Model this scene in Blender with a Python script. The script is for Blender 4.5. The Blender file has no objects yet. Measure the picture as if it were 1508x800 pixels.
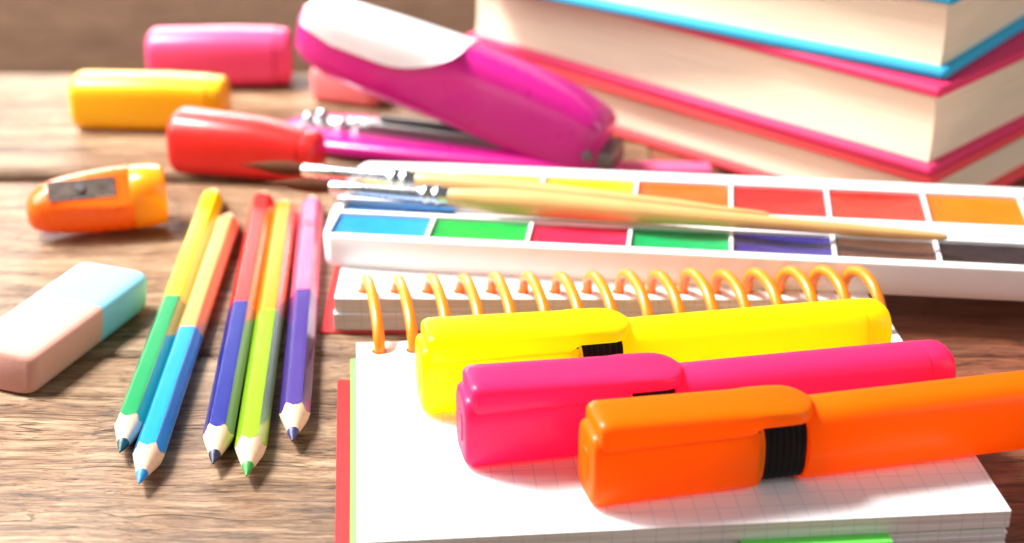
import bpy, bmesh, math, random
from mathutils import Vector, Matrix
random.seed(7)
R = math.radians
CM = 0.01                      # everything below is written in centimetres

# ------------------------------------------------------------------ camera, world, light
sc = bpy.context.scene
col = sc.collection
cam_d = bpy.data.cameras.new('camera'); cam = bpy.data.objects.new('camera', cam_d); col.objects.link(cam)
cam.location = (0, 0, 22.2 * CM); cam.rotation_euler = (R(90 - 25), 0, 0)
cam_d.sensor_width = 36; cam_d.lens = 2500 / 1508 * 36
cam_d.clip_start = 0.01; cam_d.clip_end = 20
cam_d.dof.use_dof = True; cam_d.dof.focus_distance = 0.425; cam_d.dof.aperture_fstop = 9.5
sc.camera = cam
w = bpy.data.worlds.new('World'); sc.world = w; w.use_nodes = True
w.node_tree.nodes['Background'].inputs[0].default_value = (0.96, 0.97, 1.0, 1)
w.node_tree.nodes['Background'].inputs[1].default_value = 0.15
def area(name, loc, target, size, power, color):
    d = bpy.data.lights.new(name, 'AREA'); d.shape = 'RECTANGLE'; d.size, d.size_y = size
    d.energy = power; d.color = color
    o = bpy.data.objects.new(name, d); col.objects.link(o)
    o.location = Vector(loc) * CM
    o.rotation_euler = (Vector(target) - Vector(loc)).to_track_quat('-Z', 'Y').to_euler()
    return o
area('window_light', (-60, 74, 86), (0, 44, 0), (0.26, 0.26), 27, (1.0, 0.975, 0.94))
area('side_window_light', (-54, 56, 34), (0, 50, 0), (0.40, 0.34), 4.4, (1.0, 0.98, 0.96))
area('back_window_light', (-45, 172, 30), (-12, 60, 0), (0.8, 0.2), 9, (1.0, 0.97, 0.93))
area('room_fill', (88, 8, 42), (12, 50, 3), (0.7, 0.7), 3.4, (1.0, 0.97, 0.93))
sc.view_settings.view_transform = 'Standard'; sc.view_settings.look = 'None'
sc.view_settings.exposure = 0.25; sc.view_settings.gamma = 1; sc.view_settings.use_curve_mapping = False
sc.cycles.max_bounces = 10; sc.cycles.transmission_bounces = 8; sc.cycles.diffuse_bounces = 6

# ------------------------------------------------------------------ materials
def newmat(name):
    m = bpy.data.materials.new(name); m.use_nodes = True
    nt = m.node_tree
    return m, nt, nt.nodes, nt.links, nt.nodes['Principled BSDF']
def node(ns, typ, **kw):
    n = ns.new(typ)
    for k, v in kw.items():
        if k in ('operation', 'blend_type', 'data_type', 'wave_type', 'bands_direction', 'noise_dimensions', 'feature'):
            setattr(n, k, v)
        else:
            n.inputs[k].default_value = v
    return n
def plain(name, rgb, rough=0.4, coat=0.0, metal=0.0, var=0.06, vscale=300, bump=0.0, bscale=1500, trans=0.0, spec=0.5, sss=0.0, sheen=0.0):
    m, nt, ns, lk, b = newmat(name)
    tc = ns.new('ShaderNodeTexCoord')
    n = node(ns, 'ShaderNodeTexNoise', Scale=vscale, Detail=5.0)
    lk.new(tc.outputs['Object'], n.inputs['Vector'])
    mx = node(ns, 'ShaderNodeMix', data_type='RGBA')
    mx.inputs[6].default_value = (*[c * (1 - var) for c in rgb], 1)
    mx.inputs[7].default_value = (*[min(1, c * (1 + var)) for c in rgb], 1)
    lk.new(n.outputs['Fac'], mx.inputs[0])
    lk.new(mx.outputs[2], b.inputs['Base Color'])
    mr = node(ns, 'ShaderNodeMapRange'); mr.inputs[3].default_value = max(0.02, rough * 0.75); mr.inputs[4].default_value = min(1, rough * 1.25)
    lk.new(n.outputs['Fac'], mr.inputs[0]); lk.new(mr.outputs[0], b.inputs['Roughness'])
    b.inputs['Metallic'].default_value = metal; b.inputs['Coat Weight'].default_value = coat
    b.inputs['Coat Roughness'].default_value = 0.12; b.inputs['Specular IOR Level'].default_value = spec
    b.inputs['Sheen Weight'].default_value = sheen
    if sss:
        b.inputs['Subsurface Weight'].default_value = sss; b.inputs['Subsurface Scale'].default_value = 0.004
        b.inputs['Subsurface Radius'].default_value = (1, 0.8, 0.7)
    if bump:
        n2 = node(ns, 'ShaderNodeTexNoise', Scale=bscale, Detail=3.0)
        lk.new(tc.outputs['Object'], n2.inputs['Vector'])
        bp = node(ns, 'ShaderNodeBump', Strength=bump, Distance=0.0003)
        lk.new(n2.outputs['Fac'], bp.inputs['Height']); lk.new(bp.outputs[0], b.inputs['Normal'])
    if trans:
        t = ns.new('ShaderNodeBsdfTranslucent'); t.inputs[0].default_value = (*rgb, 1)
        mix = ns.new('ShaderNodeMixShader'); mix.inputs[0].default_value = trans
        lk.new(b.outputs[0], mix.inputs[1]); lk.new(t.outputs[0], mix.inputs[2])
        lk.new(mix.outputs[0], ns['Material Output'].inputs[0])
    return m

def wood_mat(name, dark, mid, light, seedoff=0.0, grainy=1.0):
    m, nt, ns, lk, b = newmat(name)
    tc = ns.new('ShaderNodeTexCoord'); oi = ns.new('ShaderNodeObjectInfo')
    off = node(ns, 'ShaderNodeVectorMath', operation='SCALE'); off.inputs[0].default_value = (37, 19, 7)
    lk.new(oi.outputs['Random'], off.inputs['Scale'])
    cmv = node(ns, 'ShaderNodeVectorMath', operation='SCALE'); cmv.inputs['Scale'].default_value = 100
    lk.new(tc.outputs['Object'], cmv.inputs[0])
    add = node(ns, 'ShaderNodeVectorMath', operation='ADD')
    lk.new(cmv.outputs[0], add.inputs[0]); lk.new(off.outputs[0], add.inputs[1])
    # gentle wander of the grain
    wn = node(ns, 'ShaderNodeTexNoise', Scale=0.16, Detail=2.0); lk.new(add.outputs[0], wn.inputs['Vector'])
    wsub = node(ns, 'ShaderNodeVectorMath', operation='SUBTRACT'); wsub.inputs[1].default_value = (0.5, 0.5, 0.5)
    lk.new(wn.outputs['Color'], wsub.inputs[0])
    wsc = node(ns, 'ShaderNodeVectorMath', operation='SCALE'); wsc.inputs['Scale'].default_value = 1.3
    lk.new(wsub.outputs[0], wsc.inputs[0])
    warp = node(ns, 'ShaderNodeVectorMath', operation='ADD'); lk.new(add.outputs[0], warp.inputs[0]); lk.new(wsc.outputs[0], warp.inputs[1])
    def stretched(sx, sy, scale, detail, rough=0.6):
        mu = node(ns, 'ShaderNodeVectorMath', operation='MULTIPLY'); mu.inputs[1].default_value = (sx, sy, sy)
        lk.new(warp.outputs[0], mu.inputs[0])
        n = node(ns, 'ShaderNodeTexNoise', Scale=scale, Detail=detail, Roughness=rough)
        lk.new(mu.outputs[0], n.inputs['Vector']); return n
    broad = stretched(0.10, 0.75, 1.0, 6.0)
    streak = stretched(0.20, 3.0, 1.0, 9.0, 0.70)
    fine = stretched(1.3, 11.0, 1.0, 6.0, 0.75)
    pore = stretched(0.8, 16.0, 1.4, 4.0, 0.6)
    patch = stretched(0.35, 0.6, 0.5, 4.0)
    ramp = ns.new('ShaderNodeValToRGB'); e = ramp.color_ramp.elements
    e[0].position = 0.44; e[0].color = (*dark, 1); e[1].position = 0.68; e[1].color = (*light, 1)
    x = ramp.color_ramp.elements.new(0.535); x.color = (*mid, 1)
    s1 = node(ns, 'ShaderNodeMath', operation='MULTIPLY'); s1.inputs[1].default_value = 0.50; lk.new(streak.outputs['Fac'], s1.inputs[0])
    s2 = node(ns, 'ShaderNodeMath', operation='MULTIPLY_ADD'); s2.inputs[1].default_value = 0.25; lk.new(broad.outputs['Fac'], s2.inputs[0]); lk.new(s1.outputs[0], s2.inputs[2])
    s3 = node(ns, 'ShaderNodeMath', operation='MULTIPLY_ADD'); s3.inputs[1].default_value = 0.36; lk.new(fine.outputs['Fac'], s3.inputs[0]); lk.new(s2.outputs[0], s3.inputs[2])
    lk.new(s3.outputs[0], ramp.inputs[0])
    # grey weathering in patches
    gm = node(ns, 'ShaderNodeMix', data_type='RGBA'); gm.inputs[7].default_value = (light[0] * 0.97, light[1] * 1.02, light[2] * 1.08, 1)
    gr = node(ns, 'ShaderNodeMapRange'); gr.inputs[1].default_value = 0.48; gr.inputs[2].default_value = 0.75; gr.inputs[4].default_value = 0.28
    lk.new(patch.outputs['Fac'], gr.inputs[0]); lk.new(gr.outputs[0], gm.inputs[0]); lk.new(ramp.outputs[0], gm.inputs[6])
    # dark open pores / hairline checks along the grain
    pr = node(ns, 'ShaderNodeMapRange'); pr.inputs[1].default_value = 0.27; pr.inputs[2].default_value = 0.40; pr.inputs[3].default_value = 0.35; pr.inputs[4].default_value = 1.0
    lk.new(pore.outputs['Fac'], pr.inputs[0])
    cr = stretched(0.012, 1.6, 1.0, 2.0, 0.4)
    ab = node(ns, 'ShaderNodeMath', operation='SUBTRACT'); ab.inputs[1].default_value = 0.5; lk.new(cr.outputs['Fac'], ab.inputs[0])
    ab2 = node(ns, 'ShaderNodeMath', operation='ABSOLUTE'); lk.new(ab.outputs[0], ab2.inputs[0])
    cm_ = node(ns, 'ShaderNodeMapRange'); cm_.inputs[1].default_value = 0.0; cm_.inputs[2].default_value = 0.008; cm_.inputs[3].default_value = 0.45; cm_.inputs[4].default_value = 1.0
    lk.new(ab2.outputs[0], cm_.inputs[0])
    mulc = node(ns, 'ShaderNodeMath', operation='MULTIPLY'); lk.new(pr.outputs[0], mulc.inputs[0]); lk.new(cm_.outputs[0], mulc.inputs[1])
    dk = node(ns, 'ShaderNodeMix', data_type='RGBA'); dk.inputs[6].default_value = (dark[0] * 0.35, dark[1] * 0.32, dark[2] * 0.3, 1)
    lk.new(mulc.outputs[0], dk.inputs[0]); lk.new(gm.outputs[2], dk.inputs[7])
    lk.new(dk.outputs[2], b.inputs['Base Color'])
    b.inputs['Roughness'].default_value = 0.48; b.inputs['Specular IOR Level'].default_value = 0.5
    h1 = node(ns, 'ShaderNodeMath', operation='MULTIPLY_ADD'); h1.inputs[1].default_value = 0.8
    lk.new(mulc.outputs[0], h1.inputs[0]); lk.new(s3.outputs[0], h1.inputs[2])
    bp = node(ns, 'ShaderNodeBump', Strength=0.9 * grainy, Distance=0.0014)
    lk.new(h1.outputs[0], bp.inputs['Height']); lk.new(bp.outputs[0], b.inputs['Normal'])
    return m

def paper_mat(name, base, grid=True, edge=True):
    """white squared paper: printed 5 mm grid plus the fine lines between the sheets at the block's edge"""
    m, nt, ns, lk, b = newmat(name)
    tc = ns.new('ShaderNodeTexCoord'); sp = ns.new('ShaderNodeSeparateXYZ'); lk.new(tc.outputs['Object'], sp.inputs[0])
    def lines(sock, period, width, offs):
        a = node(ns, 'ShaderNodeMath', operation='ADD'); a.inputs[1].default_value = offs + 1.0; lk.new(sock, a.inputs[0])
        d = node(ns, 'ShaderNodeMath', operation='DIVIDE'); d.inputs[1].default_value = period; lk.new(a.outputs[0], d.inputs[0])
        f = node(ns, 'ShaderNodeMath', operation='FRACT'); lk.new(d.outputs[0], f.inputs[0])
        s = node(ns, 'ShaderNodeMath', operation='SUBTRACT'); s.inputs[1].default_value = 0.5; lk.new(f.outputs[0], s.inputs[0])
        ab = node(ns, 'ShaderNodeMath', operation='ABSOLUTE'); lk.new(s.outputs[0], ab.inputs[0])
        l = node(ns, 'ShaderNodeMath', operation='LESS_THAN'); l.inputs[1].default_value = width / period / 2; lk.new(ab.outputs[0], l.inputs[0])
        return l
    nz = node(ns, 'ShaderNodeTexNoise', Scale=90.0, Detail=3.0); lk.new(tc.outputs['Object'], nz.inputs['Vector'])
    cur = node(ns, 'ShaderNodeMix', data_type='RGBA'); cur.inputs[6].default_value = (*[c * 0.97 for c in base], 1); cur.inputs[7].default_value = (*base, 1)
    lk.new(nz.outputs['Fac'], cur.inputs[0]); out = cur.outputs[2]
    if grid:
        lx = lines(sp.outputs[0], 0.005, 0.00022, 0.0011); ly = lines(sp.outputs[1], 0.005, 0.00022, 0.0013)
        mxx = node(ns, 'ShaderNodeMath', operation='MAXIMUM'); lk.new(lx.outputs[0], mxx.inputs[0]); lk.new(ly.outputs[0], mxx.inputs[1])
        fa = node(ns, 'ShaderNodeMath', operation='MULTIPLY'); fa.inputs[1].default_value = 0.7; lk.new(mxx.outputs[0], fa.inputs[0])
        g = node(ns, 'ShaderNodeMix', data_type='RGBA'); g.inputs[7].default_value = (0.50, 0.60, 0.74, 1)
        lk.new(fa.outputs[0], g.inputs[0]); lk.new(out, g.inputs[6]); out = g.outputs[2]
    if edge:
        # sheet edges: only on faces that stand upright
        ge = ns.new('ShaderNodeNewGeometry'); sn = ns.new('ShaderNodeSeparateXYZ'); lk.new(ge.outputs['True Normal'], sn.inputs[0])
        an = node(ns, 'ShaderNodeMath', operation='ABSOLUTE'); lk.new(sn.outputs[2], an.inputs[0])
        up = node(ns, 'ShaderNodeMath', operation='LESS_THAN'); up.inputs[1].default_value = 0.6; lk.new(an.outputs[0], up.inputs[0])
        mp = node(ns, 'ShaderNodeVectorMath', operation='MULTIPLY'); mp.inputs[1].default_value = (25, 25, 3800); lk.new(tc.outputs['Object'], mp.inputs[0])
        n2 = node(ns, 'ShaderNodeTexNoise', Scale=1.0, Detail=3.0); lk.new(mp.outputs[0], n2.inputs['Vector'])
        mr = node(ns, 'ShaderNodeMapRange'); mr.inputs[1].default_value = 0.35; mr.inputs[2].default_value = 0.62; mr.inputs[3].default_value = 0.75 if grid else 0.5; mr.inputs[4].default_value = 0.0
        lk.new(n2.outputs['Fac'], mr.inputs[0])
        fe = node(ns, 'ShaderNodeMath', operation='MULTIPLY'); lk.new(mr.outputs[0], fe.inputs[0]); lk.new(up.outputs[0], fe.inputs[1])
        g2 = node(ns, 'ShaderNodeMix', data_type='RGBA'); g2.inputs[7].default_value = (base[0] * 0.6, base[1] * 0.56, base[2] * 0.52, 1)
        lk.new(fe.outputs[0], g2.inputs[0]); lk.new(out, g2.inputs[6]); out = g2.outputs[2]
        bp = node(ns, 'ShaderNodeBump', Strength=0.35, Distance=0.0003); lk.new(fe.outputs[0], bp.inputs['Height']); bp.invert = True
        lk.new(bp.outputs[0], b.inputs['Normal'])
    lk.new(out, b.inputs['Base Color'])
    b.inputs['Roughness'].default_value = 0.75; b.inputs['Specular IOR Level'].default_value = 0.2
    return m

M = {}
M['wood'] = wood_mat('weathered_plank', (0.036, 0.015, 0.006), (0.205, 0.100, 0.042), (0.49, 0.335, 0.20))
M['wood_shaded'] = wood_mat('shade_toned_plank', (0.055, 0.016, 0.007), (0.24, 0.068, 0.028), (0.40, 0.15, 0.068))  # right-hand boards: table shade and red bounce put into the wood colour
M['wood_back'] = wood_mat('back_board', (0.10, 0.048, 0.026), (0.20, 0.105, 0.06), (0.26, 0.15, 0.09), grainy=0.3)
M['paper'] = paper_mat('squared_paper', (0.88, 0.88, 0.88))
M['cream'] = paper_mat('cream_book_paper', (0.82, 0.70, 0.525), grid=False)
M['ring'] = plain('orange_wire', (0.95, 0.23, 0.004), 0.38, 0.15)
M['red_card'] = plain('red_card', (0.50, 0.022, 0.024), 0.6, spec=0.2, bump=0.2)
M['green_card'] = plain('green_card', (0.16, 0.80, 0.10), 0.55)
M['hl_yellow'] = plain('fluorescent_yellow_plastic', (0.98, 0.90, 0.004), 0.32, 0.12, trans=0.58, spec=0.3, bump=0.04, bscale=700, var=0.03)
M['hl_pink'] = plain('fluorescent_pink_plastic', (0.99, 0.055, 0.27), 0.32, 0.12, trans=0.58, spec=0.3, bump=0.04, bscale=700, var=0.03)
M['hl_orange'] = plain('fluorescent_orange_plastic', (1.0, 0.27, 0.002), 0.32, 0.12, trans=0.58, spec=0.3, bump=0.04, bscale=700, var=0.03)
M['black'] = plain('black_plastic', (0.004, 0.004, 0.004), 0.5, spec=0.2, bump=0.15)
M['tray'] = plain('white_polystyrene', (0.86, 0.86, 0.87), 0.35, 0.15, var=0.02)
M['steel'] = plain('nickel', (0.60, 0.61, 0.63), 0.28, metal=1.0, var=0.05)
M['darksteel'] = plain('dark_steel', (0.20, 0.19, 0.19), 0.45, metal=1.0, var=0.1)
M['handle'] = plain('lacquered_brush_wood', (0.66, 0.39, 0.15), 0.35, 0.4, var=0.1, vscale=120)
M['hair'] = plain('brown_brush_hair', (0.085, 0.028, 0.011), 0.9, spec=0.1, var=0.5, vscale=900, bump=0.5)
M['pencil_wood'] = plain('bare_pencil_wood', (0.78, 0.54, 0.38), 0.7, var=0.16, vscale=700, bump=0.5, bscale=2200)
M['er_pink'] = plain('pink_rubber', (0.64, 0.31, 0.25), 0.75, var=0.05, bump=0.25, sss=0.2)
M['er_blue'] = plain('blue_rubber', (0.20, 0.50, 0.64), 0.75, var=0.05, bump=0.25, sss=0.2)
M['sharp_orange'] = plain('orange_sharpener_plastic', (0.95, 0.17, 0.005), 0.28, 0.4, trans=0.25)
M['sharp_yellow'] = plain('amber_sharpener_plastic', (0.97, 0.44, 0.015), 0.25, 0.4, trans=0.35)
M['magenta'] = plain('magenta_plastic', (0.52, 0.008, 0.21), 0.30, 0.35)
M['white_plastic'] = plain('white_plastic', (0.72, 0.71, 0.73), 0.35, 0.2)
M['mk_pink'] = plain('pink_marker_plastic', (0.86, 0.07, 0.22), 0.38, 0.12, trans=0.15)
M['mk_yellow'] = plain('yellow_marker_plastic', (0.95, 0.55, 0.004), 0.38, 0.12, trans=0.15)
M['mk_red'] = plain('red_marker_plastic', (0.80, 0.018, 0.015), 0.38, 0.12, trans=0.1)
M['salmon'] = plain('salmon_rubber', (0.85, 0.20, 0.20), 0.6)
M['pink_pad'] = plain('pink_note_paper', (0.90, 0.13, 0.30), 0.6)
M['cov_red'] = plain('coral_cloth', (0.80, 0.06, 0.07), 0.7, bump=0.6, bscale=2600)
M['cov_magenta'] = plain('crimson_cloth', (0.70, 0.022, 0.12), 0.6, bump=0.8, bscale=2600, var=0.12, vscale=1500)
M['cov_blue'] = plain('turquoise_cloth', (0.015, 0.38, 0.64), 0.6, bump=0.8, bscale=2600, var=0.12, vscale=1500)

# ------------------------------------------------------------------ mesh helpers (centimetres in, metres out)
def finish(name, bm, mat, parent=None, smooth=40, xf=None):
    if xf is not None: bmesh.ops.transform(bm, matrix=xf, verts=bm.verts)
    bmesh.ops.scale(bm, vec=(CM, CM, CM), verts=bm.verts)
    bmesh.ops.recalc_face_normals(bm, faces=bm.faces)
    me = bpy.data.meshes.new(name); bm.to_mesh(me); bm.free()
    if smooth:
        for p in me.polygons: p.use_smooth = True
        me.set_sharp_from_angle(angle=R(smooth))
    me.materials.append(mat)
    o = bpy.data.objects.new(name, me); col.objects.link(o)
    if parent is not None: o.parent = parent
    return o
def thing(name, label, cat, loc=(0, 0, 0), yaw=0, group=None):
    o = bpy.data.objects.new(name, None); col.objects.link(o); o.empty_display_size = 0.01
    o.location = Vector(loc) * CM; o.rotation_euler = (0, 0, R(yaw))
    if label: o['label'] = label; o['category'] = cat
    if group: o['group'] = group
    return o
def box(bm, x0, x1, y0, y1, z0, z1, bev=0.0, seg=2, xf=None):
    r = bmesh.ops.create_cube(bm, size=1.0); vs = r['verts']
    for v in vs:
        v.co = Vector((x0 + (v.co.x + .5) * (x1 - x0), y0 + (v.co.y + .5) * (y1 - y0), z0 + (v.co.z + .5) * (z1 - z0)))
    if bev:
        es = list({e for v in vs for e in v.link_edges})
        rr = bmesh.ops.bevel(bm, geom=es, offset=bev, segments=seg, profile=0.5, affect='EDGES')
        vs = list({v for f in rr['faces'] for v in f.verts} | {v for v in vs if v.is_valid})
    if xf is not None: bmesh.ops.transform(bm, matrix=xf, verts=[v for v in vs if v.is_valid])
def loft(bm, rings, cap0=True, cap1=True):
    rows = [[bm.verts.new(p) for p in r] for r in rings]
    n = len(rows[0])
    for a, b in zip(rows, rows[1:]):
        for i in range(n):
            bm.faces.new((a[i], a[(i + 1) % n], b[(i + 1) % n], b[i]))
    if cap0: bm.faces.new(rows[0][::-1])
    if cap1: bm.faces.new(rows[-1])
    return rows
def sell(x, w, h, zc, n=3.0, k=40, yc=0.0):
    """super-ellipse ring in the plane x = const"""
    out = []
    for i in range(k):
        t = 2 * math.pi * i / k; c, s = math.cos(t), math.sin(t)
        out.append((x, yc + w / 2 * math.copysign(abs(c) ** (2 / n), c), zc + h / 2 * math.copysign(abs(s) ** (2 / n), s)))
    return out
def tube(bm, pts, rad, k=8, closed=False, cap=True):
    pts = [Vector(p) for p in pts]; n = len(pts); rows = []
    up = None
    for i, p in enumerate(pts):
        if closed: t = pts[(i + 1) % n] - pts[i - 1]
        else: t = pts[min(i + 1, n - 1)] - pts[max(i - 1, 0)]
        t.normalize()
        if up is None: up = t.orthogonal().normalized()
        up = (up - t * up.dot(t)).normalized(); s = t.cross(up)
        r = rad[i] if isinstance(rad, (list, tuple)) else rad
        rows.append([bm.verts.new(p + (up * math.cos(2 * math.pi * j / k) + s * math.sin(2 * math.pi * j / k)) * r) for j in range(k)])
    prs = list(zip(rows, rows[1:])) + ([(rows[-1], rows[0])] if closed else [])
    for a, b in prs:
        for i in range(k): bm.faces.new((a[i], a[(i + 1) % k], b[(i + 1) % k], b[i]))
    if not closed and cap: bm.faces.new(rows[0][::-1]); bm.faces.new(rows[-1])
def lathe_x(bm, prof, k=20, yc=0.0, zc=0.0):
    """profile [(x, r)] turned about the X axis"""
    loft(bm, [[(x, yc + r * math.cos(2 * math.pi * i / k), zc + r * math.sin(2 * math.pi * i / k)) for i in range(k)] for x, r in prof])
BM = bmesh.new

# ------------------------------------------------------------------ the table and what lies behind it
table = thing('tabletop', None, None); table['kind'] = 'structure'
def plank(x0, x1, y0, y1, mat, rd=1.0):
    """a board with wavering long edges, rounded over along them"""
    bm = BM(); N = 40; th = 2.4
    rows = []
    ph = [random.uniform(0, 6) for _ in range(6)]
    def wob(x, k): return 0.03 * math.sin(x * 0.31 + ph[k]) + 0.02 * math.sin(x * 0.83 + ph[k + 1]) + random.uniform(-.012, .012)
    for i in range(N + 1):
        x = x0 + (x1 - x0) * i / N
        a, b = y0 + wob(x, 0), y1 + wob(x, 2)
        rows.append([(x, a, -th), (x, a, -.35), (x, a + .015 * rd, -.03 * rd), (x, a + .05 * rd, -.008 * rd), (x, a + .12 * rd, 0), (x, b - .12 * rd, 0), (x, b - .05 * rd, -.008 * rd), (x, b - .015 * rd, -.03 * rd), (x, b, -.35), (x, b, -th)])
    loft(bm, rows)
    cx, cy = (x0 + x1) / 2, (y0 + y1) / 2
    o = finish('plank', bm, mat, table, 50, Matrix.Translation((-cx, -cy, 0)))
    o.location = (cx * CM, cy * CM, 0)
    return o
JX = 5.0     # added joint to the shade-toned boards, under the notebook, the palette and the books
for y0, y1 in ((14.2, 28.3), (28.42, 42.02), (42.14, 55.1), (56.15, 67.2)):
    rd = 1.2 if y1 < 50 else 3.5
    plank(-46, JX, y0, y1, M['wood'], rd)
    plank(JX + 0.06, 48, y0, y1, M['wood_shaded'], rd)
bm = BM(); box(bm, -120, 120, 100, 103, -70, 8, 0.4)
back = finish('wall', bm, M['wood_back']); back['kind'] = 'structure'

# ------------------------------------------------------------------ spiral notebook
NB = thing('spiral_notebook', 'open spiral notebook with squared white paper, orange rings and red cover', 'notebook', (-4.21, 40.79, 0), 4.9)
NRING, S0, DS = 16, 0.62, 0.915
def punched(name, x0, x1, ye, sgn, depth, z0, z1, shift, mat):
    """page block with a row of round holes along the bound edge y = ye; body extends sgn*depth"""
    bm = BM(); strip = 1.0
    edges = [x0] + [S0 + shift + DS * (i + .5) for i in range(NRING - 1)] + [x1]
    k = 16
    for i in range(NRING):
        a, b = edges[i], edges[i + 1]; cx, cy, r = S0 + shift + DS * i, ye + sgn * 0.53, 0.21
        sq, ci, cb = [], [], []
        for j in range(k):
            t = 2 * math.pi * (j + .5) / k; c, s = math.cos(t), math.sin(t)
            m = max(abs(c), abs(s)); u, v = c / m, s / m
            sq.append(((a + b) / 2 + u * (b - a) / 2, ye + sgn * strip / 2 + v * strip / 2))
            ci.append((cx + r * c, cy + r * s))
        # add exact corners by snapping the nearest samples
        cor = [(b, ye + sgn * strip / 2 + strip / 2), (a, ye + sgn * strip / 2 + strip / 2), (a, ye + sgn * strip / 2 - strip / 2), (b, ye + sgn * strip / 2 - strip / 2)]
        for c_ in cor:
            j = min(range(k), key=lambda q: (sq[q][0] - c_[0]) ** 2 + (sq[q][1] - c_[1]) ** 2); sq[j] = c_
        V = [bm.verts.new((*p, z1)) for p in sq]; C = [bm.verts.new((*p, z1)) for p in ci]; B = [bm.verts.new((*p, z0 + .02)) for p in ci]
        for j in range(k):
            j2 = (j + 1) % k
            bm.faces.new((V[j], V[j2], C[j2], C[j])); bm.faces.new((C[j], C[j2], B[j2], B[j]))
    y1_, y2_ = ye + sgn * strip, ye + sgn * depth
    P = lambda x, y, z: bm.verts.new((x, y, z))
    def quad(*p): bm.faces.new([P(*q) for q in p])
    quad((x0, y1_, z1), (x1, y1_, z1), (x1, y2_, z1), (x0, y2_, z1))
    quad((x0, ye, z0), (x1, ye, z0), (x1, y2_, z0), (x0, y2_, z0))
    quad((x0, ye, z0), (x1, ye, z0), (x1, ye, z1), (x0, ye, z1)); quad((x0, y2_, z0), (x1, y2_, z0), (x1, y2_, z1), (x0, y2_, z1))
    quad((x0, ye, z0), (x0, y2_, z0), (x0, y2_, z1), (x0, ye, z1)); quad((x1, ye, z0), (x1, y2_, z0), (x1, y2_, z1), (x1, ye, z1))
    bmesh.ops.remove_doubles(bm, verts=bm.verts, dist=1e-4)
    return finish(name, bm, mat, NB, 0)
punched('page_block', 0, 14.75, 0, -1, 9.55, 0.62, 1.05, 0, M['paper'])
zz = 0.08
for dz, dx, dy in ((.12, .0, -.03), (.09, -.05, .03), (.10, -.02, -.01), (.06, .03, .04), (.095, -.06, .01)):
    bm = BM(); box(bm, 0.01 - dx * .5, 14.72 + dx, -9.55 + dy, -0.08, zz, zz + dz, 0.008, 1); finish('page_bundle', bm, M['paper'], NB, 0); zz += dz + .003
bm = BM(); box(bm, -0.17, 14.5, -9.46, -0.1, 0.565, 0.612); finish('divider', bm, M['green_card'], NB, 0)
bm = BM(); box(bm, 8.55, 11.95, -9.90, -9.4, 0.567, 0.610); finish('divider_tab', bm, M['green_card'], NB, 0)
bm = BM(); box(bm, -0.55, 14.8, -9.75, -0.25, 0.005, 0.07, 0.02, 1); finish('cover', bm, M['red_card'], NB)
# the half turned over behind the rings, swung a little towards the front at its right end
pv = Vector((-0.62, 2.8, 0)); SW = Matrix.Translation(pv) @ Matrix.Rotation(R(-5.2), 4, 'Z') @ Matrix.Translation(-pv)
SWM = Matrix.Translation(pv * CM) @ Matrix.Rotation(R(-5.2), 4, 'Z') @ Matrix.Translation(-pv * CM)
punched('page_block', -0.62, 14.65, 2.8, 1, 7.8, 0.62, 1.05, -0.42, M['paper']).matrix_basis = SWM
bm = BM(); box(bm, -0.66, 14.6, 2.72, 10.5, 0.08, 0.60, 0.01, 1); finish('page_bundle', bm, M['paper'], NB, 0).matrix_basis = SWM
bm = BM(); box(bm, -1.08, 14.8, 2.62, 10.7, 0.005, 0.07, 0.02, 1); finish('cover', bm, M['red_card'], NB).matrix_basis = SWM
for i in range(NRING):
    bm = BM(); s = S0 + DS * i; pts = []
    jx, jr = random.uniform(-.04, .04), random.uniform(-.03, .04)
    F = Vector((s, -.53, 0)); B = SW @ Vector((s - 0.42, 3.33, 0))
    hgt = 0.98 + 0.24 * i / (NRING - 1) + jr
    for j in range(-2, 35):
        t = math.pi * min(max(j, 0), 32) / 32; c, q = math.cos(t), math.sin(t)
        p = F.lerp(B, .5 - .5 * c)
        pts.append((p.x + jx * q, p.y, 0.93 + hgt * q ** .85 - 0.14 * max(-j, j - 32, 0)))
    tube(bm, pts, 0.155, 10)
    finish('ring', bm, M['ring'], NB)

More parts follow.
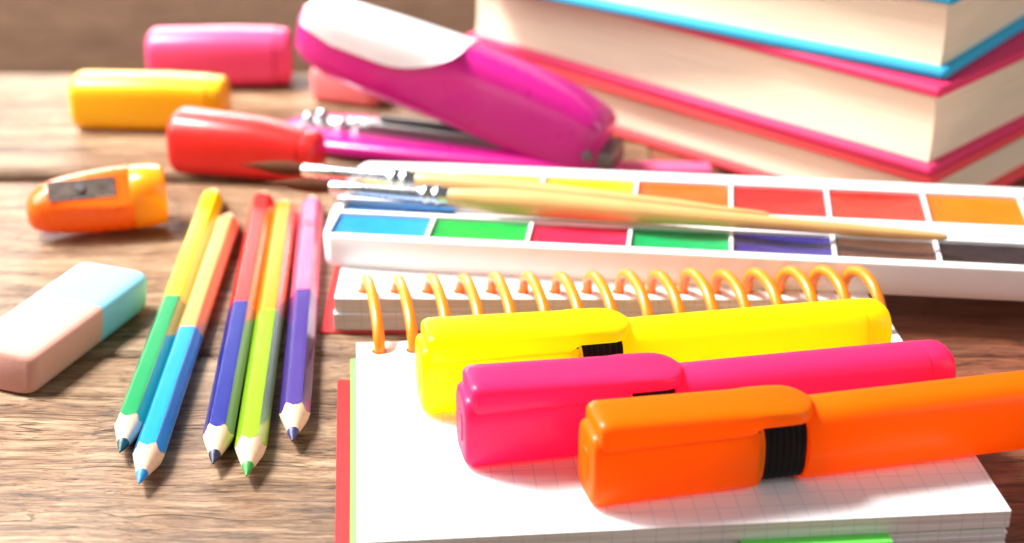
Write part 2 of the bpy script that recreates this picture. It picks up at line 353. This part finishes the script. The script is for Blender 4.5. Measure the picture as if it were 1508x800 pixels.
# ------------------------------------------------------------------ highlighters
def highlighter(label, loc, yaw, mat):
    t = thing('highlighter', label, 'highlighter', loc, yaw, 'highlighters lying on the notebook')
    bm = BM(); h, wd = 1.84, 1.48; zc = h / 2
    prof = [(0.0, .80, .82), (.03, .90, .92), (.09, .97, .975), (.2, 1, 1), (2.0, 1.0, 1.0), (3.88, 1.0, 1.0), (3.95, .985, .985), (3.97, .95, .95)]
    rows = []
    for x, a, b in prof:
        r = sell(x, wd * a, h * b, zc, 4.2, 48)
        if x > 3: r = [(px + 0.10 * (1 - (2 * (pz - zc) / h) ** 2), py, pz) for px, py, pz in r]   # bowed mouth
        rows.append(r)
    loft(bm, rows); bm.normal_update()
    bmesh.ops.delete(bm, geom=[f for f in bm.faces if f.calc_center_median().z > 1.6 and .15 < f.calc_center_median().x < 3.8], context='FACES')
    cap = finish('cap', bm, mat, t, 50)
    bm = BM(); loft(bm, [sell(-0.025, .55, .80, zc, 2.4, 32), sell(.02, .62, .88, zc, 2.4, 32)]); finish('end_boss', bm, mat, cap)
    bm = BM()        # clip: a broad tongue reaching over the grip
    N = 26; L0, L1, cw = 0.16, 5.36, 1.482
    rows = []
    for i in range(N + 1):
        x = L0 + (L1 - L0) * (0.5 - 0.5 * math.cos(math.pi * i / N))
        a = 1.0
        if x < L0 + .22: a = .80 + .20 * math.sqrt(max(0, 1 - (1 - (x - L0) / .22) ** 2))
        if x > L1 - .62: a = max(.06, math.sqrt(max(0, 1 - ((x - L1 + .62) / .62) ** 2.4)))
        z1 = 2.22 - (0.10 * (1 - (x - L0) / .22) ** 2 if x < L0 + .22 else 0) - .20 * (x - L0) / (L1 - L0) - .05 * max(0, (x - 4.3) / .85) ** 2
        z0 = 1.36 if x < 3.95 else 1.60
        ww = cw * a
        hh = z1 - z0; n = 20; ring = []
        base = sell(x, ww, hh, (z0 + z1) / 2, 4.0, n * 2)
        rows.append(base)
    loft(bm, rows)
    bmesh.ops.delete(bm, geom=[f for f in bm.faces if f.calc_center_median().z < 1.50 and f.calc_center_median().x < 3.9], context='FACES')
    finish('clip', bm, mat, t, 55)
    bm = BM(); rows = []    # ridged grip
    x = 3.87
    while x < 5.05:
        for dx, k in ((0, .965), (.05, 1.0), (.105, 1.0), (.14, .965)):
            rows.append(sell(x + dx, 1.36 * k, 1.68 * k, zc - .02, 3.0, 40))
        x += .155
    loft(bm, rows); finish('grip', bm, M['black'], t, 30)
    bm = BM(); rows = []    # barrel, a soft crease along each flank
    def sec(x, k, bow=0.0):
        out = []
        r = sell(x, 1.50 * k, 1.82 * k, zc - .01, 2.9, 48)
        for (px, py, pz) in r:
            d = abs(pz - zc + .16)
            if d < .12 and abs(py) > .4: py += math.copysign(.04 * (1 - d / .12), py)
            if bow: px += bow * (1 - (2 * (pz - zc) / 1.9) ** 2)
            out.append((px, py, pz))
        return out
    for x, k, bw in ((5.03, .90, .1), (5.06, .97, .1), (5.13, 1, .1), (7, 1, 0), (9, .995, 0), (11.55, .985, 0)): rows.append(sec(x, k, bw))
    loft(bm, rows); barrel = finish('barrel', bm, mat, t, 35)
    bm = BM(); rows = []
    for x, k in ((11.50, .93), (11.60, .965), (11.64, .975), (11.95, .965), (12.12, .93), (12.24, .84), (12.30, .66)): rows.append(sec(x, k))
    loft(bm, rows); finish('tail_plug', bm, mat, t, 35)
    return t
highlighter('yellow highlighter farthest back of the three, next to the rings', (-2.33, 37.35, 1.055), 10.9, M['hl_yellow'])
highlighter('pink highlighter lying between the yellow and the orange ones', (-1.22, 34.85, 1.055), 11.5, M['hl_pink'])
highlighter('orange highlighter nearest the camera, with a ridged black grip', (1.66, 33.12, 1.055), 12.9, M['hl_orange'])

# ------------------------------------------------------------------ watercolour palette
TR = thing('watercolour_palette', 'white plastic watercolour palette with two rows of paint pans', 'paint palette', (-5.62, 45.72, 1.055), -6.6)
TL, TD, TH = 24.0, 6.1, 1.02
bm = BM()
xs = [0.16]
pans = []
for i in range(8):
    xs += [0.16 + 0.02 + i * 3.0 + (0.0 if i == 0 else 0), 0.16 + i * 3.0 + 2.88]
xs = sorted(set([0.0] + [round(0.20 + i * 2.96, 3) for i in range(8)] + [round(0.20 + i * 2.96 + 2.85, 3) for i in range(8)] + [TL]))
ys = [0.0, 0.20, 1.72, 1.95, 2.80, 3.02, 5.38, TD]
vt = {}
def V(bm, i, j, z):
    key = (i, j, z)
    if key not in vt: vt[key] = bm.verts.new((xs[i], ys[j], z))
    return vt[key]
PD = 0.42
nx, ny = len(xs) - 1, len(ys) - 1
def depth(i, j):
    if j in (1, 5) and i % 2 == 1: return TH - PD
    if j == 3 and 0 < i < nx - 1: return TH - 0.30
    return TH
for i in range(nx):
    for j in range(ny):
        z = depth(i, j)
        bm.faces.new((V(bm, i, j, z), V(bm, i + 1, j, z), V(bm, i + 1, j + 1, z), V(bm, i, j + 1, z)))
        for (i2, j2, a, b) in ((i + 1, j, (i + 1, j), (i + 1, j + 1)), (i, j + 1, (i, j + 1), (i + 1, j + 1))):
            if i2 < nx and j2 < ny:
                z2 = depth(i2, j2)
                if z2 != z: bm.faces.new((V(bm, *a, z), V(bm, *b, z), V(bm, *b, z2), V(bm, *a, z2)))
# skirt with a little draft, rounded at the left and right ends
top = [V(bm, i, 0, TH) for i in range(nx + 1)] + [V(bm, nx, j, TH) for j in range(1, ny + 1)] + [V(bm, i, ny, TH) for i in range(nx - 1, -1, -1)] + [V(bm, 0, j, TH) for j in range(ny - 1, 0, -1)]
def ringat(grow, z):
    out = []
    for v in top:
        x, y = v.co.x, v.co.y
        out.append(bm.verts.new((x + (grow if x > TL - .01 else -grow if x < .01 else 0), y + (grow if y > TD - .01 else -grow if y < .01 else 0), z)))
    return out
prev = top
for g_, z_ in ((.05, TH - .015), (.10, TH - .05), (.12, TH - .12), (.10, .30), (.08, .06), (.04, 0)):
    r = ringat(g_, z_)
    for a in range(len(r)):
        b = (a + 1) % len(r); bm.faces.new((prev[a], prev[b], r[b], r[a]))
    prev = r
bm.faces.new(prev)
# round the four plan corners
for v in bm.verts:
    x, y = v.co.x, v.co.y; rad = 0.7
    for cx, sx in ((rad, -1), (TL - rad, 1)):
        for cy, sy in ((rad, -1), (TD - rad, 1)):
            if (x - cx) * sx > 0 and (y - cy) * sy > 0 and not (0.15 < x < TL - .15 and .15 < y < TD - .15):
                dx, dy = x - cx, y - cy; d = math.hypot(dx, dy); m = max(abs(dx), abs(dy))
                v.co.x = cx + dx * (m / d) if d else x; v.co.y = cy + dy * (m / d) if d else y
tb = finish('tray', bm, M['tray'], TR, 35)
bv = tb.modifiers.new('bevel', 'BEVEL'); bv.width = 0.035 * CM; bv.segments = 2; bv.limit_method = 'ANGLE'; bv.angle_limit = R(40)
front_c = [('blue', (0.015, 0.25, 0.66)), ('green', (0.01, 0.36, 0.05)), ('crimson', (0.75, 0.02, 0.07)), ('emerald', (0.0, 0.34, 0.10)), ('violet', (0.035, 0.025, 0.20)), ('brown', (0.10, 0.040, 0.022)), ('black', (0.035, 0.020, 0.020)), ('grey', (0.1, 0.1, 0.1))]
rear_c = [('lemon', (0.93, 0.62, 0.01)), ('lemon', (0.93, 0.66, 0.02)), ('yellow', (0.93, 0.55, 0.004)), ('orange', (0.84, 0.105, 0.003)), ('scarlet', (0.60, 0.012, 0.012)), ('vermilion', (0.58, 0.014, 0.006)), ('tangerine', (0.80, 0.17, 0.002)), ('ochre', (0.6, 0.3, 0.03))]
def paint_pan(x0, x1, y0, y1, z, nm, rgb):
    bm = BM(); n = 10; rows = []
    a, b = .015, .015
    for i in range(n + 1):
        row = []
        for j in range(n + 1):
            u, v = i / n, j / n
            e = min(u, 1 - u, v, 1 - v) * n
            zz = z + .31 - 0.08 * math.sin(math.pi * u) ** .5 * math.sin(math.pi * v) ** .5 + random.uniform(-.008, .008)
            row.append(bm.verts.new((x0 + a + (x1 - x0 - 2 * a) * u, y0 + b + (y1 - y0 - 2 * b) * v, zz)))
        rows.append(row)
    for i in range(n):
        for j in range(n): bm.faces.new((rows[i][j], rows[i + 1][j], rows[i + 1][j + 1], rows[i][j + 1]))
    rim = [rows[i][0] for i in range(n + 1)] + [rows[n][j] for j in range(1, n + 1)] + [rows[i][n] for i in range(n - 1, -1, -1)] + [rows[0][j] for j in range(n - 1, 0, -1)]
    low = [bm.verts.new((v.co.x, v.co.y, z + .003)) for v in rim]
    for q in range(len(rim)):
        p = (q + 1) % len(rim); bm.faces.new((rim[q], rim[p], low[p], low[q]))
    bm.faces.new(low)
    o = finish('paint_pan', bm, plain(nm + '_watercolour', rgb, 0.32, 0.25, var=0.22, vscale=140, bump=0.9, bscale=260), TR, 60)
    o['label'] = nm + ' block of watercolour'
for i in range(8):
    x0, x1 = xs[1 + 2 * i], xs[2 + 2 * i]
    paint_pan(x0, x1, ys[1], ys[2], TH - PD, *front_c[i]); paint_pan(x0, x1, ys[5], ys[6], TH - PD, *rear_c[i])
bm = BM(); box(bm, 0.3, 3.6, 2.05, 2.72, TH - .297, TH - .12, .05); o = finish('paint_pan', bm, plain('slim_blue_watercolour', (0.01, 0.22, 0.60), 0.35, 0.2), TR); o['label'] = 'slim blue bar of watercolour in the middle groove'

# ------------------------------------------------------------------ brushes on the palette
def brush(label, tip, yaw, tilt, total, hr):
    t = thing('paintbrush', label, 'paintbrush', tip, yaw, 'paintbrushes on the palette')
    t.rotation_euler = (0, R(tilt), R(yaw))
    bm = BM(); lathe_x(bm, [(0.0, .012), (.25, .04), (.6, .11), (1.1, .20), (1.6, .235), (2.05, .205), (2.3, .175)], 20); finish('bristles', bm, M['hair'], t, 60)
    bm = BM(); pr = [(2.1, .185), (2.12, .20), (3.2, .225), (4.9, .26)]
    for c in (5.05, 5.42): pr += [(c, .265), (c + .05, .30), (c + .12, .325), (c + .20, .30), (c + .25, .265)]
    pr += [(5.85, .27), (5.87, .255)]
    lathe_x(bm, pr, 24); finish('ferrule', bm, M['steel'], t, 60)
    bm = BM(); lathe_x(bm, [(5.8, .24), (5.9, .262), (6.4, .29), (7.4, hr), (8.8, hr * 1.02), (11, hr * .86), (14, hr * .62), (total - 1.5, hr * .40), (total - .2, hr * .27), (total, hr * .12)], 24); finish('handle', bm, M['handle'], t, 60)
    return t
brush('paintbrush farther back, its brown tip in front of the red marker', (-8.65, 50.45, 2.46), -14.3, 0.0, 16.8, .34)
brush('longer paintbrush nearer the front row of paints', (-7.65, 48.85, 2.49), -12.0, 0.0, 20.6, .385)

# ------------------------------------------------------------------ double-ended colour pencils
def pencil(label, tip, rear, cf, cr, split, lead):
    tip = Vector(tip); rear = Vector(rear); d = rear - tip; L = d.length
    t = thing('colour_pencil', label, 'pencil', (tip.x, tip.y, 0), math.degrees(math.atan2(d.y, d.x)), 'colour pencils in a fan on the table')
    a = 0.36; zc = a; K = 48
    ang = [2 * math.pi * i / K for i in range(K)]
    def hexr(th):
        q = (th - math.pi / 2) % (math.pi / 3)
        if q > math.pi / 6: q -= math.pi / 3
        rr = a / math.cos(q); return min(rr, a * 1.125)
    P = lambda x, r, th: (x, r * math.cos(th), zc + r * math.sin(th))
    s1, s2, lr = 1.30, 1.1, 0.15
    slope1, slope2 = (a * 1.0) / s1, a / s2
    wig = [random.uniform(-.02, .02) for _ in range(K)]
    m1, m2 = plain('lacquer', cf, 0.22, 0.6, var=0.04), plain('lacquer', cr, 0.22, 0.6, var=0.04)
    ml = plain('pencil_lead', lead, 0.5, var=0.15, bump=0.4)
    bnd1 = [hexr(th) / slope1 + w_ for th, w_ in zip(ang, wig)]; bnd2 = [L - hexr(th) / slope2 for th in ang]
    bm = BM(); loft(bm, [[P(x, hexr(th), th) for x, th in zip(bnd1, ang)], [P(s1 + .8, hexr(th), th) for th in ang], [P(split, hexr(th), th) for th in ang]], False, False)
    finish('lacquered_barrel', bm, m1, t, 25)['label'] = 'front half of the lacquer'
    bm = BM(); loft(bm, [[P(split + .002, hexr(th), th) for th in ang], [P(L - s2 - .8, hexr(th), th) for th in ang], [P(x, hexr(th), th) for x, th in zip(bnd2, ang)]], False, False)
    finish('lacquered_barrel', bm, m2, t, 25)['label'] = 'rear half of the lacquer'
    for sgn, x0, s, slope, bnd, nm in ((1, 0, s1, slope1, bnd1, m1), (-1, L, s2, slope2, bnd2, m2)):
        xl = lr / slope
        bm = BM()
        rows = [[P(x0 + sgn * xl, lr, th) for th in ang]]
        for f in (.33, .66, 1.0):
            rows.append([P(x0 + sgn * (xl + (abs(x - x0) - xl) * f), (xl + (abs(x - x0) - xl) * f) * slope - (0.004 if f == 1 else 0) + random.uniform(-.003, .003), th) for x, th in zip(bnd, ang)])
        loft(bm, rows, False, False); finish('wood_cone', bm, M['pencil_wood'], t, 60)
        bm = BM(); loft(bm, [[P(x0 + sgn * x, r, th) for th in ang] for x, r in ((.10, .022), (.14, .034), (xl * .6, lr * .6 + .004), (xl, lr + .002))]); finish('lead', bm, ml if sgn > 0 else m2, t, 60)
    return t
pencil('green pencil with yellow rear half, leftmost of the five', (-9.72, 36.15, 0), (-10.06, 53.6, 0), (0.0, 0.26, 0.075), (0.95, 0.72, 0.0), 8.3, (0.0, 0.055, 0.06))
pencil('sky blue pencil with peach orange rear half', (-8.96, 34.7, 0), (-9.24, 51.5, 0), (0.0, 0.27, 0.70), (0.85, 0.30, 0.085), 7.75, (0.01, 0.22, 0.68))
pencil('navy blue pencil with red rear half', (-7.32, 35.6, 0), (-8.38, 53.4, 0), (0.012, 0.020, 0.22), (0.72, 0.03, 0.025), 8.5, (0.012, 0.014, 0.06))
pencil('lime green pencil with amber rear half', (-6.42, 35.05, 0), (-7.56, 52.65, 0), (0.24, 0.47, 0.004), (0.92, 0.27, 0.0), 8.5, (0.03, 0.30, 0.035))
pencil('violet pencil with pink rear half, rightmost of the five', (-5.50, 36.7, 0), (-6.72, 53.0, 0), (0.062, 0.030, 0.22), (0.86, 0.135, 0.26), 8.2, (0.035, 0.03, 0.14))

# ------------------------------------------------------------------ eraser
ER = thing('eraser', 'slanted pink eraser with a light blue end', 'eraser', (-12.85, 42.75, 0), 69.0)
def slab(x0, x1, nm, mat, r0, r1):
    bm = BM(); rows = []
    for x, k in ((x0, 1 - r0), (x0 + .06, 1 - r0 * .45), (x0 + .18, 1 - r0 * .08), (x0 + .35, 1), (x1 - .35, 1), (x1 - .18, 1 - r1 * .08), (x1 - .06, 1 - r1 * .45), (x1, 1 - r1)):
        r = sell(x, 2.46 * k, 1.14 * k, .57, 6, 56)
        rows.append([(px + (pz - .57) * .30, py, pz) for px, py, pz in r])
    loft(bm, rows); finish(nm, bm, mat, ER, 50)
slab(-2.8, 0.45, 'pink_end', M['er_pink'], .22, .004)
slab(0.455, 2.95, 'blue_end', M['er_blue'], .004, .22)

# ------------------------------------------------------------------ pencil sharpener
SH = thing('pencil_sharpener', 'orange teardrop pencil sharpener with a steel blade', 'sharpener', (-15.6, 50.3, 0), 14); SH.scale = (1, 1.08, 1.14)
def flat_facet(bm, tilt, dist, zc):
    n = Vector((0, -math.cos(R(tilt)), math.sin(R(tilt))))
    for v in bm.verts:
        q = Vector((0, v.co.y, v.co.z - zc)); s = q.dot(n) - dist
        if s > 0: v.co -= n * s
bm = BM(); loft(bm, [sell(x, w_, h_, zc_, 2.3, 64) for x, w_, h_, zc_ in ((0, .40, .42, .72), (.05, .72, .70, .73), (.16, 1.02, .96, .75), (.4, 1.36, 1.24, .80), (.8, 1.62, 1.44, .84), (1.4, 1.82, 1.60, .87), (2.2, 1.94, 1.70, .90), (2.9, 1.94, 1.75, .92), (3.3, 1.90, 1.76, .93), (3.36, 1.84, 1.7, .93))])
flat_facet(bm, 50, .74, .88); finish('body', bm, M['sharp_orange'], SH, 35)
bm = BM(); loft(bm, [sell(x, w_, h_, .06 + 1.74 / 2, 2.6, 48) for x, w_, h_ in ((3.30, 1.70, 1.62), (3.36, 1.80, 1.72), (3.9, 1.76, 1.70), (4.25, 1.68, 1.62), (4.38, 1.56, 1.50), (4.42, 1.35, 1.30))]); finish('shavings_cap', bm, M['sharp_yellow'], SH, 45)
rot = Matrix.Translation((0, 0, .88)) @ Matrix.Rotation(R(90 - 50), 4, 'X')
bm = BM(); box(bm, .72, 2.85, -.24, .34, .735, .785, .02, 1, rot); bl = finish('blade', bm, plain('bronzed_blade_steel', (0.22, 0.17, 0.145), 0.4, metal=1.0, var=0.25, vscale=250), SH)
bm = BM(); box(bm, .75, 2.82, -.30, -.24, .735, .775, .01, 1, rot); finish('cutting_edge', bm, M['steel'], bl)
bm = BM(); bmesh.ops.create_cone(bm, cap_ends=True, segments=20, radius1=.17, radius2=.14, depth=.07, matrix=rot @ Matrix.Translation((1.75, .05, .81))); finish('screw', bm, M['darksteel'], bl)

# ------------------------------------------------------------------ stubby markers at the back
def marker(label, loc, yaw, L, w0, w1, n, mat):
    t = thing('stubby_marker', label, 'marker', loc, yaw, 'stubby markers at the back')
    bm = BM(); z = lambda k: w0 / 2
    pr = [(0, .78), (.05, .88), (.14, .955), (.3, 1.0), (L * .62, (1 + w1 / w0) / 2 + .02), (L - .62, w1 / w0)]
    loft(bm, [sell(x, w0 * k * .95, w0 * k, w0 * k / 2 + (.0 if k > .99 else 0) + max(0, (1 - k)) * .5 * w0 * (1 if x < 1 else 0), n, 40) for x, k in pr]); finish('cap', bm, mat, t, 45)
    k = w1 / w0
    bm = BM(); loft(bm, [sell(x, w0 * q * .95, w0 * q, w0 * k / 2, n, 40) for x, q in ((L - .60, k * .93), (L - .58, k * .97), (L - .18, k * .95), (L - .05, k * .88), (L, k * .74))]); finish('end_plug', bm, mat, t, 45)
    return t
marker('stubby yellow marker lying left of the red one', (-16.5, 60.9, 0), -3.5, 5.8, 2.0, 1.95, 3.6, M['mk_yellow'])
marker('stubby pink marker lying beside the stapler tip, farthest back', (-14.6, 65.7, 0), 1.0, 5.7, 2.25, 2.25, 3.0, M['mk_pink'])
marker('stubby red marker lying behind the pencils', (-11.85, 56.25, 0), -11.5, 5.3, 2.25, 1.75, 2.8, M['mk_red'])

# ------------------------------------------------------------------ stapler
ST = thing('stapler', 'magenta stapler with white top, its jaws open', 'stapler', (2.6, 55.5, 0), 159.6)
bm = BM(); loft(bm, [sell(x, w_, h_, h_ / 2, 3.4, 40) for x, w_, h_ in ((-1.2, 1.0, .5), (-1.1, 1.5, .7), (-.8, 1.85, .85), (2, 2.5, .85), (6, 3.2, .80), (9, 3.4, .74), (10.6, 3.0, .66), (11.6, 2.1, .56), (12.0, 1.3, .44), (12.1, .8, .34))]); base = finish('base', bm, M['magenta'], ST, 50)
bm = BM(); box(bm, 8.9, 10.9, -.55, .55, .62, .78, .05); an = finish('anvil', bm, M['steel'], ST)
for x, y in ((10.4, -.35), (10.7, .15), (9.3, .25)):
    bm = BM(); bmesh.ops.create_uvsphere(bm, u_segments=16, v_segments=10, radius=.24, matrix=Matrix.Translation((x, y, .88))); finish('stud', bm, M['steel'], an)
bm = BM(); box(bm, 2.2, 8.6, -.55, .55, .66, .98, .06); rail = finish('staple_rail', bm, M['darksteel'], ST)
bm = BM(); box(bm, 2.4, 8.1, .40, .56, .94, 1.12, .03); box(bm, 2.4, 8.1, -.56, -.40, .94, 1.12, .03); finish('rail_lip', bm, M['darksteel'], rail)
ARM = Matrix.Translation((0, 0, .95)) @ Matrix.Rotation(R(-14.0), 4, 'Y')
aprof = [(-1.0, 1.3, 1.4, .55), (-.95, 1.7, 1.75, .52), (-.75, 2.2, 2.0, .48), (-.2, 2.6, 2.1, .48), (.6, 2.85, 2.1, .58), (2.5, 3.0, 2.1, .70), (5, 2.95, 2.1, .76), (8, 2.85, 2.05, .72), (10.2, 2.65, 1.95, .70), (11.2, 2.3, 1.75, .74), (11.65, 1.75, 1.35, .78), (11.8, 1.0, .8, .8)]
aprof = [(x * .935 + .32, a, b, c) for x, a, b, c in aprof]
def asec(x, h_, w_, zc, k=1.0): return sell(x, w_ * k, h_ * k, zc, 3.8, 56)
bm = BM(); loft(bm, [asec(*p) for p in aprof]); bmesh.ops.transform(bm, matrix=ARM, verts=bm.verts); finish('arm', bm, M['magenta'], ST, 50)
def interp(x):
    for a, b in zip(aprof, aprof[1:]):
        if a[0] <= x <= b[0]:
            f = (x - a[0]) / (b[0] - a[0]); return [a[i] + (b[i] - a[i]) * f for i in (1, 2, 3)]
bm = BM(); rows = []
for i in range(25):        # white shell lying over the upper part of the arm
    x = 5.0 + 6.34 * i / 24; h_, w_, zc = interp(x)
    f = (x - 5.0) / 6.34
    cut = zc + h_ / 2 * (1.0 - 0.92 * math.sin(min(1, f * 2.2) * math.pi / 2) ** .8)
    if f > .75: cut += h_ * .12 * (f - .75) / .25
    ring = [(px, py, max(pz, cut)) for px, py, pz in sell(x, w_ * 1.035 + .02, h_ * 1.03 + .03, zc, 3.8, 56)]
    rows.append(ring)
loft(bm, rows); bmesh.ops.transform(bm, matrix=ARM, verts=bm.verts); finish('top_shell', bm, M['white_plastic'], ST, 50)
bm = BM(); lathe_x(bm, [(-1.13, .14), (-1.12, .20), (1.12, .20), (1.13, .14)], 20); finish('hinge_pin', bm, M['darksteel'], ST, 40, Matrix.Translation((-.38, 0, 1.2)) @ Matrix.Rotation(R(90), 4, 'Z'))
bm = BM(); box(bm, -1.2, 1.0, -.8, .8, .5, 1.35, .2); finish('hinge_block', bm, M['darksteel'], ST)

# small things round the stapler
bm = BM(); box(bm, 0, 3.4, 0, .9, 0, .42, .06); o = finish('note_pad', bm, M['pink_pad']); o.location = Vector((3.55, 55.15, 0)) * CM; o.rotation_euler.z = R(-2)
o['label'] = 'small pink note pad between the palette and the books'; o['category'] = 'note pad'
bm = BM(); loft(bm, [sell(x, 1.9 * k, 1.5 * k, .75, 5, 32) for x, k in ((0, .85), (.1, .96), (.3, 1), (2.4, 1), (2.6, .96), (2.7, .85))]); o = finish('rubber_block', bm, M['salmon'], None, 50); o.location = Vector((-7.6, 64.2, 0)) * CM; o.rotation_euler.z = R(-20)
o['label'] = 'salmon pink rubber block behind the stapler arm'; o['category'] = 'eraser'

# ------------------------------------------------------------------ stack of books
def book(label, corner, z, T, yaw, L, W, cov, bt=.36):
    """corner = near corner; local +X runs along the long fore-edge to the far left, +Y along the head... """
    t = thing('book', label, 'book', (*corner, z), yaw, 'books in the stack')
    sq = .32      # how far the boards overhang the pages
    def board(z0, z1, nm):
        bm = BM(); box(bm, 0, L, -W, 0, z0, z1, .14, 3); return finish(nm, bm, cov, t, 50)
    board(0, bt, 'back_cover'); board(T - bt, T, 'front_cover')
    bm = BM(); box(bm, 0.0, L, -W - .12, -W + .12, .05, T - .05, .05, 2); finish('spine', bm, cov, t, 50)
    bm = BM(); N = 20; rows = []
    y1, y0 = -sq, -W + .1
    for x in (sq, L - sq):
        rows.append([(x, y0, bt), (x, y0, T - bt)] + [(x, y1 - .10 * math.sin(math.pi * k / N), T - bt - (T - 2 * bt) * k / N) for k in range(N + 1)])
    loft(bm, rows); finish('page_block', bm, M['cream'], t, 30)
    return t
book('bottom book of the stack, coral red cover', (13.45, 50.45), 0.0, 2.0, 137.0, 21, 14.8, M['cov_red'])
book('middle book of the stack, crimson cover', (13.35, 50.35), 2.005, 3.0, 136.5, 21, 14.8, M['cov_magenta'])
book('top book of the stack, turquoise cover', (13.62, 51.0), 5.01, 2.8, 143.5, 20, 14.2, M['cov_blue'])
